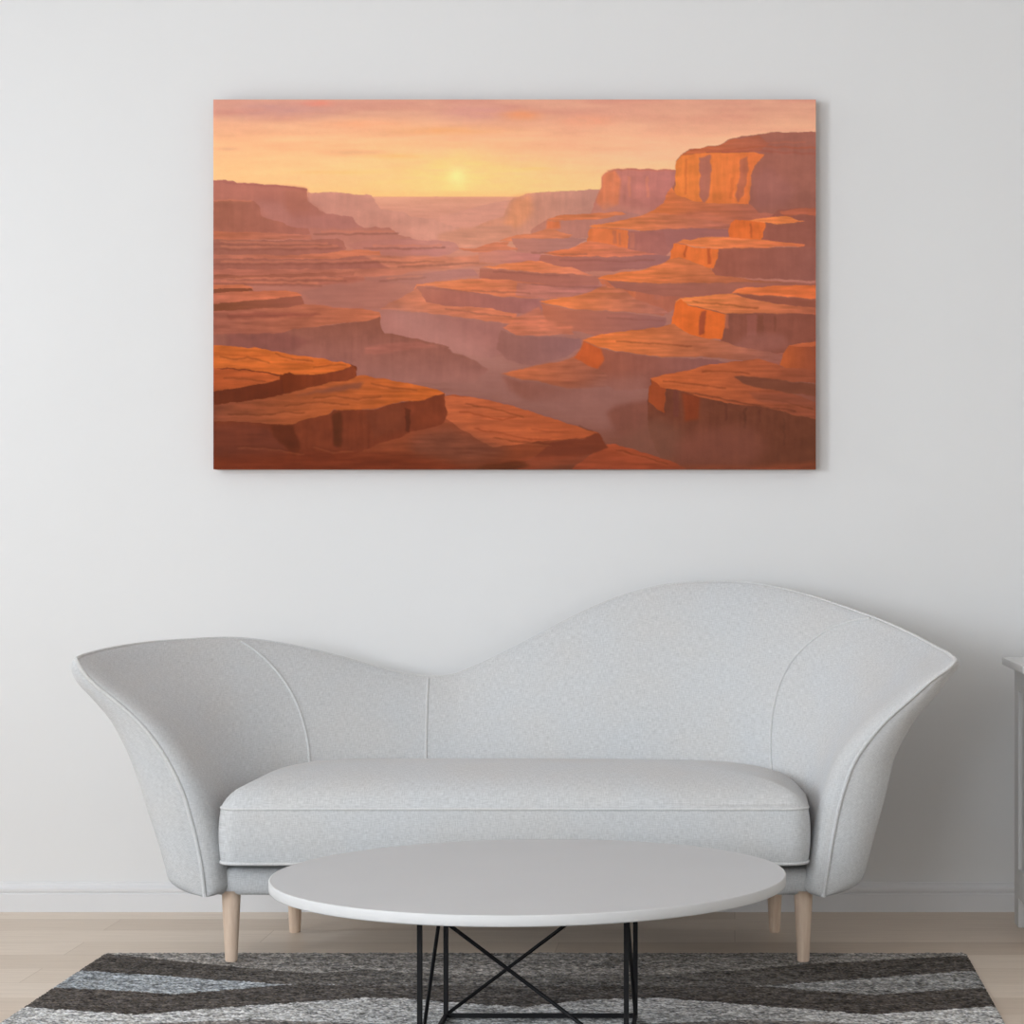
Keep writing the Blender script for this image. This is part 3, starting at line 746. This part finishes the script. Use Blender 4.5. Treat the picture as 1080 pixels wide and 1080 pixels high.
def surf(t, s, side):
    """side 0 = seam line sheet, +1 = padded inner face, -1 = outer face.  t, s arrays."""
    t = np.asarray(t, float); s = np.asarray(s, float)
    bX = np.interp(t * bd[-1], bd, bx); bY = np.interp(t * bd[-1], bd, by)
    rX = np.interp(t * rd[-1], rd, rx); rY = np.interp(t * rd[-1], rd, ry)
    px = VX + rX * FPX / rY
    oy = smooth_interp(px, [p[0] for p in OUT_L], [p[1] for p in OUT_L])
    zr = CH - (oy - VY) * rY / FPX
    gl = smooth_interp(s, sL, gL); gr = smooth_interp(s, sR, gR)
    gb = .35 * s + .65 * s ** 1.7
    wl = 1 - sstep(.0, .40, t); wr = sstep(.60, 1.0, t); wb = 1 - wl - wr
    g = gl * wl + gr * wr + gb * wb
    x = bX + (rX - bX) * g; y = bY + (rY - bY) * g
    z = Z0 + s * (zr - Z0)
    # plan normal (pointing inwards)
    e = 1e-3
    t2 = np.clip(t + e, 0, 1); t1 = np.clip(t - e, 0, 1)
    def xy(tt):
        a = np.interp(tt * bd[-1], bd, bx); b = np.interp(tt * bd[-1], bd, by)
        c = np.interp(tt * rd[-1], rd, rx); d = np.interp(tt * rd[-1], rd, ry)
        return a + (c - a) * g, b + (d - b) * g
    xa, ya = xy(t1); xb, yb = xy(t2)
    dx, dy = xb - xa, yb - ya
    ln = np.hypot(dx, dy) + 1e-12
    nx, ny = dy / ln, -dx / ln       # inward for a left->back->right sweep
    L = bd[-1] * (1 - g) + rd[-1] * g
    dist = np.minimum(t, 1 - t) * L
    if side > 0:
        off = (.047 - .012 * np.clip(s, 0, 1)) * np.sqrt(np.clip(1 - (1 - np.clip(dist / .060, 0, 1)) ** 2, 0, 1)) * np.sqrt(np.clip(1 - s ** 6, 0, 1))
        off = off * (.45 + .55 * np.sqrt(np.clip(1 - (1 - np.clip(s / .05, 0, 1)) ** 2, 0, 1)))
        x = x + nx * off; y = y + ny * off
    elif side < 0:
        T = smooth_interp(s, [0, .2, .4, .6, .8, 1], [.096, .108, .116, .104, .080, .055]) * np.where(t > .5, .92, 1.0)
        rb = np.sqrt(np.clip(1 - (1 - np.clip(s / .07, 0, 1)) ** 2, 0, 1)) * .75 + .25
        rt = np.sqrt(np.clip(1 - s ** 14, 0, 1))
        front = np.sqrt(np.clip(1 - (1 - np.clip(dist / .085, 0, 1)) ** 2, 0, 1))
        off = T * front * rb * rt
        lim = np.clip(WALL_Y - .045 - y, .01, 1)
        off = np.minimum(off, np.where(-ny > .3, lim, off))
        x = x - nx * off; y = y - ny * off
        z = z + 0.0
    return x, y, z

sofa = empty('sofa', (SX, 5.5, 0))
tag(sofa, 'pale grey blue fabric sofa with curved asymmetric back, flared arms and light wooden legs', 'sofa')

def build_shell():
    nt_, ns_ = 300, 90
    a = np.linspace(0, 1, nt_)
    t = .5 - .5 * np.cos(PI * a); t = .35 * a + .65 * t
    t = (t - t[0]) / (t[-1] - t[0])
    b = np.linspace(0, 1, ns_); s = .4 * b + .6 * np.sin(b * PI / 2)
    s = .5 * s + .5 * (1 - np.cos(b * PI)) / 2
    T, S = np.meshgrid(t, s)           # rows: s
    verts, uvs, faces = [], [], []
    Lm = 2.6
    for side in (1, -1):
        x, y, z = surf(T, S, side)
        verts.append(np.stack([x, y, z], -1).reshape(-1, 3))
        st = np.hypot(np.diff(x, axis=1), np.diff(y, axis=1))
        u = np.concatenate([np.zeros((ns_, 1)), np.cumsum(st, axis=1)], 1)
        u = u - u[:, nt_ // 2:nt_ // 2 + 1]
        vv = np.concatenate([np.zeros((1, nt_)), np.cumsum(np.sqrt(np.diff(x, axis=0) ** 2 + np.diff(y, axis=0) ** 2 + np.diff(z, axis=0) ** 2), axis=0)], 0)
        uvs.append(np.stack([u + (0 if side > 0 else 7), vv], -1).reshape(-1, 2))
        off = 0 if side > 0 else nt_ * ns_
        idx = np.arange(nt_ * ns_).reshape(ns_, nt_) + off
        q = np.stack([idx[:-1, :-1], idx[:-1, 1:], idx[1:, 1:], idx[1:, :-1]], -1).reshape(-1, 4)
        if side < 0: q = q[:, ::-1]
        faces += [tuple(map(int, f)) for f in q]
    n1 = nt_ * ns_
    for i in range(nt_ - 1):           # underside
        faces.append((i + 1, i, n1 + i, n1 + i + 1))
    V = np.concatenate(verts); U = np.concatenate(uvs)
    o = obj_from('upholstered_shell', V, faces, M_fab, sofa, True, U)
    me = o.data
    bm = bmesh.new(); bm.from_mesh(me)
    bmesh.ops.remove_doubles(bm, verts=bm.verts, dist=2e-5)
    bmesh.ops.recalc_face_normals(bm, faces=bm.faces)
    bm.to_mesh(me); bm.free()
    return o
build_shell()

# front and rim piping, one continuous cord along the edge
def edge_points():
    pts = []
    for s in np.linspace(0, 1, 60): pts.append(surf([0.], [s], 0))
    for t in np.linspace(0, 1, 240)[1:-1]: pts.append(surf([t], [1.], 0))
    for s in np.linspace(1, 0, 60): pts.append(surf([1.], [s], 0))
    return [(float(p[0][0]), float(p[1][0]) , float(p[2][0])) for p in pts]
tube('edge_piping', edge_points(), [.0048] * 60 + [.0048 - .0022 * min(1, min(k, 237 - k) / 60) for k in range(238)] + [.0048] * 60, M_pipe, sofa, 8)

# seams on the inner face, located where they run on the surface
def seam(pxs):
    tt = np.linspace(0, 1, 900); ss = np.linspace(.25, 1, 300)
    T, S = np.meshgrid(tt, ss)
    x, y, z = surf(T, S, 1)
    U = VX + x * FPX / y; Vv = VY + (CH - z) * FPX / y
    out = []
    for px, py in pxs:
        k = np.argmin((U - px) ** 2 + (Vv - py) ** 2)
        out.append((T.ravel()[k], S.ravel()[k]))
    ts = np.array([o[0] for o in out]); sv = np.array([o[1] for o in out])
    q = np.linspace(0, 1, 60); qq = np.linspace(0, 1, len(ts))
    ts = np.convolve(np.pad(np.interp(q, qq, ts), 4, mode='edge'), np.ones(9) / 9, 'valid')
    sv = np.convolve(np.pad(np.interp(q, qq, sv), 4, mode='edge'), np.ones(9) / 9, 'valid')
    x, y, z = surf(ts, sv, 1)
    return [(float(a), float(b), float(c)) for a, b, c in zip(x, y, z)]
SEAMS = [[(250, 674), (268, 685), (285, 700), (300, 718), (312, 738), (320, 762), (325, 785), (326, 806), (327, 822)],
         [(452, 714), (451, 735), (450, 760), (449, 785), (449, 806), (449, 822)],
         [(921, 652), (905, 653), (885, 658), (862, 670), (843, 686), (828, 706), (818, 732), (813, 760), (812, 788), (814, 808), (815, 824)]]
for pl in SEAMS:
    tube('seam', seam(pl), .0036, M_pipe, sofa, 8)

# seat cushion ---------------------------------------------------
def rr_outline(x0, x1, y0, y1, rf, rb, d, n=10):
    """rounded rectangle; front corner radius rf, back corner radius rb, inset d"""
    x0 += d; x1 -= d; y0 += d; y1 -= d
    rf = max(rf - d, .012); rb = max(rb - d, .012)
    rb = min(rb, (x1 - x0) / 2 - .001, (y1 - y0) / 2 - .001); rf = min(rf, (x1 - x0) / 2 - .001, (y1 - y0) / 2 - .001)
    pts = []
    def arc(cx, cy, r, a0):
        for k in range(n + 1):
            a = a0 + PI / 2 * k / n
            pts.append((cx + r * math.cos(a), cy + r * math.sin(a)))
    def seg(p, q, m):
        for k in range(1, m):
            pts.append((p[0] + (q[0] - p[0]) * k / m, p[1] + (q[1] - p[1]) * k / m))
    arc(x0 + rf, y0 + rf, rf, PI); seg((x0 + rf, y0), (x1 - rf, y0), 60)
    arc(x1 - rf, y0 + rf, rf, 1.5 * PI); seg((x1, y0 + rf), (x1, y1 - rb), 16)
    arc(x1 - rb, y1 - rb, rb, 0); seg((x1 - rb, y1), (x0 + rb, y1), 60)
    arc(x0 + rb, y1 - rb, rb, PI / 2); seg((x0, y1 - rb), (x0, y0 + rf), 16)
    return pts
CX0, CX1, CY0, CY1 = -1.166, .166, 5.125, 5.715
ZT, ZB = P(0, 853.5, 5.13)[2], P(0, 911, 5.13)[2]
def build_cushion():
    rings = []
    for d in (.25, .12, .03, .008): rings.append((d, ZB - .006 + .006 * math.exp(-d / .02)))
    for k in range(0, 17):                                   # bulging side
        q = k / 16
        rings.append((-.006 * math.sin(PI * q) ** .7 if 0 < q < 1 else 0.0, ZB + (ZT - ZB) * q))
    for k in range(1, 30):
        d = .285 * (k / 29) ** 1.7
        h = .076 * (1 - math.exp(-(d / .050) ** .80)) + .006 * min(1, d / .28)
        rings.append((d, ZT + h))
    verts, faces, uvs = [], [], []
    n = None
    dist = 0
    for i, (d, z) in enumerate(rings):
        o = rr_outline(CX0, CX1, CY0, CY1, .045, .26, d)
        n = len(o)
        for (x, y) in o:
            dip = -.006 * math.exp(-((x - .05) / .25) ** 2) if i > 22 else 0
            verts.append((x, y, z + dip))
            front = i < 21
            uvs.append((x + (0.7 * (y - CY0) if front else 0), z if front else y - 2.0))
    for i in range(len(rings) - 1):
        for k in range(n):
            l = (k + 1) % n
            faces.append((i * n + k, i * n + l, (i + 1) * n + l, (i + 1) * n + k))
    faces.append(tuple(range(n))[::-1])
    m = len(rings) - 1
    faces.append(tuple(m * n + k for k in range(n)))
    c = obj_from('seat_cushion', verts, faces, M_fab, sofa, True, uvs)
    for z, r in ((ZT, .0032), (ZB, .0042)):
        pts = [(x, y, z) for x, y in rr_outline(CX0, CX1, CY0, CY1, .045, .26, .0)]
        v, f = tube_data(pts, r, 8, True)
        p = obj_from('piping', v, f, M_pipe, c, True)
        p.location = (0, 0, 0)
    return c
build_cushion()

# base rail under the cushion
def build_base():
    verts, faces, uvs = [], [], []
    z1, z0 = P(0, 916, 5.20)[2], P(0, 944.5, 5.20)[2]
    rings = [(.20, z0), (.02, z0), (.010, z0 + .001), (.004, z0 + .005), (.0, z0 + .014), (-.003, (z0 + z1) / 2), (0, z1 - .012), (.005, z1 - .003), (.015, z1), (.2, z1)]
    for d, z in rings:
        o = rr_outline(-1.195, .195, 5.195, 5.68, .012, .24, d)
        n = len(o)
        for x, y in o:
            verts.append((x, y, z)); uvs.append((x, z + (y if d > .03 else 0)))
    for i in range(len(rings) - 1):
        for k in range(n):
            l = (k + 1) % n
            faces.append((i * n + k, i * n + l, (i + 1) * n + l, (i + 1) * n + k))
    faces.append(tuple(range(n))[::-1]); m = len(rings) - 1
    faces.append(tuple(m * n + k for k in range(n)))
    return obj_from('base_rail', verts, faces, M_fab, sofa, True, uvs)
build_base()

RUG_Z = .009
def leg(x, y, zb, zt=.172):
    rings = [(zb, .0118), (zb + .002, .0135), (zb + .004, .0140), (.06, .0163), (.11, .0190), (.15, .0208), (zt, .0212)]
    v, f = tube_data([(x, y, z) for z, r in rings], [r for z, r in rings], 28)
    return obj_from('leg', v, f, M_wood, sofa, True)
leg(-1.154, 5.215, RUG_Z); leg(.157, 5.215, RUG_Z)
leg(-1.093, 5.654, 0, .19); leg(.099, 5.654, 0, .19)

# ================================================================ COFFEE TABLE
def build_table():
    cx, cy = -.397, 4.41
    zt = .330; th = .0205; R = .4965
    root = empty('coffee_table', (cx, cy, 0))
    tag(root, 'low round white coffee table with black steel cross braced frame standing on the rug', 'coffee table')
    def disc(name, prof, mat, n=160):
        verts, faces = [], []
        for r, z in prof:
            for k in range(n):
                a = 2 * PI * k / n
                verts.append((cx + r * math.cos(a), cy + r * math.sin(a), z))
        m = len(prof)
        for i in range(m - 1):
            for k in range(n):
                l = (k + 1) % n
                faces.append((i * n + k, i * n + l, (i + 1) * n + l, (i + 1) * n + k))
        faces.append(tuple(range(n))[::-1]); faces.append(tuple((m - 1) * n + k for k in range(n)))
        return obj_from(name, verts, faces, mat, root, True)
    b = zt - th
    top = disc('table_top', [(R - .004, b + .001), (R - .0035, zt - .0004), (R - .0032, zt)], M_top)
    for p in top.data.polygons: p.use_smooth = False
    # white edge band around the top
    n = 160
    prof = [(R - .003, b), (R - .0008, b + .0008), (R, b + .003), (R, zt - .0022), (R - .0010, zt - .0004), (R - .003, zt + .0002), (R - .0042, zt + .0002), (R - .0042, b)]
    verts, faces = [], []
    for r, z in prof:
        for k in range(n):
            a = 2 * PI * k / n
            verts.append((cx + r * math.cos(a), cy + r * math.sin(a), z))
    m = len(prof)
    for i in range(m):
        j = (i + 1) % m
        for k in range(n):
            l = (k + 1) % n
            faces.append((i * n + k, i * n + l, j * n + l, j * n + k))
    e = obj_from('edge_band', verts, faces, M_edge, root, True)
    e['label'] = 'bright white edge of the table top'
    h = .1915
    fx0, fx1, fy0, fy1 = -.3925 - h, -.3925 + h, 4.217, 4.600
    q = .0047
    zb = RUG_Z
    for x in (fx0, fx1):
        for y in (fy0, fy1):
            box('leg', x - q, x + q, y - q, y + q, zb, b, M_black, root, .0008, 1)
    def bar(x0, x1, y0, y1, z0, z1): box('rail', min(x0, x1), max(x0, x1), min(y0, y1), max(y0, y1), z0, z1, M_black, root, .0006, 1)
    for z in (zb + .0002, b - .0095):
        bar(fx0 + q, fx1 - q, fy0 - .004, fy0 + .004, z, z + .009); bar(fx0 + q, fx1 - q, fy1 - .004, fy1 + .004, z, z + .009)
        bar(fx0 - .004, fx0 + .004, fy0 + q, fy1 - q, z, z + .009); bar(fx1 - .004, fx1 + .004, fy0 + q, fy1 - q, z, z + .009)
    t0, t1 = zb + .006, b - .006
    c = [(fx0, fy0), (fx1, fy0), (fx1, fy1), (fx0, fy1)]
    for k in range(4):
        a, d = c[k], c[(k + 1) % 4]
        tube('brace', [(a[0], a[1], t1), (d[0], d[1], t0)], .0038, M_black, root, 12)
build_table()

# ================================================================ RUG
def build_rug():
    x0, x1 = -1.4757, .5418
    y1, y0 = 5.333, 2.75
    nx, ny = 520, 640
    xs = np.linspace(x0, x1, nx); ys = np.linspace(y1, y0, ny)
    X, Y = np.meshgrid(xs, ys)
    U = (X - x0) / (x1 - x0)
    V = (y1 - Y)                       # distance from the back edge
    def fl(px, py):
        Yd = FPX * CH / (py - VY)
        return ((px - VX) * Yd / FPX - x0) / (x1 - x0), y1 - Yd
    def bound(pts):
        q = [fl(*p) for p in pts]
        q.sort()
        return np.interp(U, [a for a, b in q], [b for a, b in q])
    b1 = bound([(111, 1009), (150, 1013), (255, 1024), (330, 1030), (390, 1026), (430, 1030), (540, 1033), (640, 1031), (700, 1031), (780, 1027), (855, 1020), (1019, 1011)])
    b2 = bound([(85, 1027), (190, 1034), (302, 1042), (310, 1042), (800, 1044), (810, 1043), (919, 1035), (1028, 1027)])
    b3 = bound([(60, 1045), (120, 1048), (185, 1052), (302, 1042.3), (310, 1042.1), (800, 1044.1), (811, 1044), (860, 1049), (919, 1053), (1038, 1045)])
    b4 = bound([(30, 1066), (143, 1074), (268, 1064), (388, 1056), (430, 1057), (490, 1062), (550, 1066), (620, 1058), (700, 1056), (780, 1063), (850, 1068), (919, 1074), (1051, 1065)])
    LIGHT, DARK, MID = np.array((172, 172, 170.)), np.array((80, 75, 71.)), np.array((128, 124, 120.))
    wob = .006 * fbm(X * 60, Y * 60, 3) + .003 * (rng.random(X.shape) - .5)
    v = V + wob
    LM = np.array((150, 149, 147.)) ; BLU = np.array((148, 152, 155.))
    midfade = np.exp(-((U - .5) / .27) ** 2)[..., None]
    col = np.empty(X.shape + (3,))
    band0 = MID * 1.12 * np.ones_like(col)
    dark1 = DARK * (1 - midfade) + (MID * .92) * midfade
    side_mix = np.clip((U - .35) / .4, 0, 1)[..., None]
    light = BLU * (1 - side_mix) + np.array((134, 133, 131.)) * side_mix
    dark2 = DARK * 1.02 * (1 - .55 * midfade) + MID * .80 * .55 * midfade
    light2 = np.array((184, 184, 182.)) * np.ones_like(col)
    col[:] = band0
    col = np.where((v > b1)[..., None], dark1, col)
    col = np.where((v > b2)[..., None], light, col)
    col = np.where((v > b3)[..., None], dark2, col)
    col = np.where((v > b4)[..., None], light2, col)
    # the same chevrons go on towards the front
    tri = np.abs(((U * 2.0) % 1) - .5) * 2
    for k in range(0, 4):
        a = .74 + .48 * k + .09 * (tri if k % 2 == 0 else 1 - tri)
        col = np.where((v > a)[..., None], (MID if k % 2 == 0 else DARK), col)
        col = np.where((v > a + .10 - .05 * np.cos(U * PI * 2))[..., None], (DARK if k % 2 == 0 else MID), col)
        col = np.where((v > a + .17)[..., None], (BLU if k % 2 == 0 else LM), col)
        col = np.where((v > a + .24 + .04 * np.cos(U * PI * 2))[..., None], (MID if k % 2 == 0 else DARK), col)
        col = np.where((v > a + .34)[..., None], light2, col)
    # heathered yarn: short horizontal flecks
    fleck = fbm(X * 95, Y * 260, 51, 2) * 2.0
    pile = rng.random(X.shape) - .5
    soft = fbm(X * 14, Y * 30, 71, 3)
    fac = 1 + .60 * fleck + .62 * pile + .30 * soft
    col = col * np.clip(fac, .35, 1.7)[..., None]
    col += (rng.random(X.shape)[..., None] - .5) * np.array((8, 2, -8.))
    ed = np.minimum.reduce([X - x0, x1 - X, Y - y0, y1 - Y])
    jit = rng.random(X.shape)
    Z = RUG_Z - .0035 + .0035 * (.55 * jit + .45 * (fleck + .5)) 
    Z = np.where(ed < .004, .004 + .002 * jit, Z)
    Z = np.clip(Z, .003, RUG_Z)
    Xj = X + (rng.random(X.shape) - .5) * .0022; Yj = Y + (rng.random(X.shape) - .5) * .0022
    Vt = np.stack([Xj, Yj, Z], -1).reshape(-1, 3)
    idx = np.arange(nx * ny).reshape(ny, nx)
    F = np.stack([idx[:-1, :-1], idx[1:, :-1], idx[1:, 1:], idx[:-1, 1:]], -1).reshape(-1, 4)
    # skirt down to the floor
    per_idx = np.r_[idx[0, :], idx[1:, -1], idx[-1, -2::-1], idx[-2:0:-1, 0]]
    sk = Vt[per_idx].copy(); sk[:, 2] = .0006
    base = len(Vt)
    Vt = np.concatenate([Vt, sk])
    n = len(per_idx)
    k = np.arange(n); l = (k + 1) % n
    SF = np.stack([per_idx[k], per_idx[l], base + l, base + k], -1)
    F = np.concatenate([F, SF])
    colv = np.concatenate([col.reshape(-1, 3), col.reshape(-1, 3)[per_idx] * .8])
    me = bpy.data.meshes.new('rug')
    me.vertices.add(len(Vt)); me.vertices.foreach_set('co', Vt.astype(np.float32).ravel())
    me.loops.add(F.size); me.loops.foreach_set('vertex_index', F.astype(np.int32).ravel())
    me.polygons.add(len(F)); me.polygons.foreach_set('loop_start', np.arange(0, F.size, 4, dtype=np.int32))
    me.update(calc_edges=True); me.validate()
    set_tint(me, np_lin(colv))
    me.materials.append(attr_mat('rug_yarn', 1.0, .05, gain=1.0, bstr=.4, bscale=500))
    o = bpy.data.objects.new('rug', me); COL.objects.link(o)
    tag(o, 'heathered grey rug with dark and light chevron bands lying on the wooden floor', 'rug')
build_rug()

# ================================================================ CABINET at the right edge
def build_cabinet():
    xl, yb_, yf = .712, 5.793, 5.42
    xr = xl + .46
    zt = P(0, 693, 5.80)[2]
    root = empty('side_cabinet', ((xl + xr) / 2, (yb_ + yf) / 2, 0))
    tag(root, 'grey white painted cabinet with overhanging top at the right edge of the photo', 'cabinet')
    box('cabinet_top', xl - .030, xr + .030, yf - .03, yb_ + .012, zt - .020, zt, M_cab, root, .003)
    bm = bmesh.new()
    z1 = zt - .0205; st = .058; d = .018
    zl = .148
    # side frames (stiles and rails) with recessed panel
    for xa in (xl, xr - d):
        add_box(bm, xa, xa + d, yb_ - st * 1.35, yb_, 0, z1, .0012)
        add_box(bm, xa, xa + d, yf, yf + st, 0, z1, .0012)
        add_box(bm, xa, xa + d, yf + st, yb_ - st * 1.35, z1 - .06, z1, .0012)
        add_box(bm, xa, xa + d, yf + st, yb_ - st * 1.35, .075, zl, .0012)
    add_box(bm, xl + d, xr - d, yf + .02, yb_ - .02, .10, .118)
    add_box(bm, xl + d, xr - d, yb_ - .012, yb_ - .004, .10, z1)
    bm_obj('body', bm, M_cab, root)
    for xa in (xl + .0085, xr - .0135):
        box('side_panel', xa, xa + .005, yf + st - .004, yb_ - st * 1.35 + .004, zl - .004, z1 - .056, M_cab, root)
    mid = (xl + xr) / 2
    for a, b, kx in ((xl + d + .002, mid - .0015, mid - .03), (mid + .0015, xr - d - .002, mid + .03)):
        dr = box('door', a, b, yf - .001, yf + .017, .122, z1 - .004, M_cab, root, .002)
        v, f = tube_data([(kx, yf - .001, .40), (kx, yf - .012, .40), (kx, yf - .016, .40), (kx, yf - .024, .40)], [.004, .004, .010, .009], 16)
        kn = obj_from('knob', v, f, M_knob, dr, True)
        kn.location = (0, 0, 0)
build_cabinet()

# ================================================================ LIGHT
def area(name, loc, rot, sx, sy, power, col):
    l = bpy.data.lights.new(name, 'AREA')
    l.shape = 'RECTANGLE'; l.size = sx; l.size_y = sy
    l.energy = power; l.color = col
    o = bpy.data.objects.new(name, l)
    o.location = loc; o.rotation_euler = rot
    COL.objects.link(o)
    return o
# daylight arriving through the windows
DAY = (.90, .965, 1.04)
def day_x(name, W, power):
    area(name, (XL - .03, (W['h0'] + W['h1']) / 2, (W['w0'] + W['w1']) / 2), (0, -PI / 2, 0),
         W['w1'] - W['w0'] - .1, W['h1'] - W['h0'] - .1, power, DAY)
day_x('daylight_left_window', LW, 120)
day_x('daylight_side_window', SW, 13.5)
area('daylight_front_window', ((FW['h0'] + FW['h1']) / 2, YB - .03, (FW['w0'] + FW['w1']) / 2), (PI / 2, 0, 0),
     FW['h1'] - FW['h0'] - .1, FW['w1'] - FW['w0'] - .1, 74, DAY)
w = bpy.data.worlds.new('World'); scene.world = w; w.use_nodes = True
bg = w.node_tree.nodes['Background']
bg.inputs['Color'].default_value = (.85, .92, 1.0, 1); bg.inputs['Strength'].default_value = .6

# ================================================================ CAMERA
cam = bpy.data.cameras.new('camera')
cam.sensor_fit = 'HORIZONTAL'; cam.sensor_width = 36.0
cam.lens = 36.0 * FPX / 1080.0
cam.shift_x = (540 - VX) / 1080.0
cam.shift_y = (VY - 540) / 1080.0
cam.clip_start = .05; cam.clip_end = 60
co = bpy.data.objects.new('camera', cam)
co.location = (0, 0, CH); co.rotation_euler = (PI / 2, 0, 0)
COL.objects.link(co); scene.camera = co

vs = scene.view_settings
vs.view_transform = 'Standard'; vs.look = 'None'; vs.gamma = 1.0; vs.use_curve_mapping = False
vs.exposure = 0.0
scene.cycles.use_denoising = True
scene.cycles.max_bounces = 10; scene.cycles.diffuse_bounces = 6
scene.cycles.sample_clamp_indirect = 6
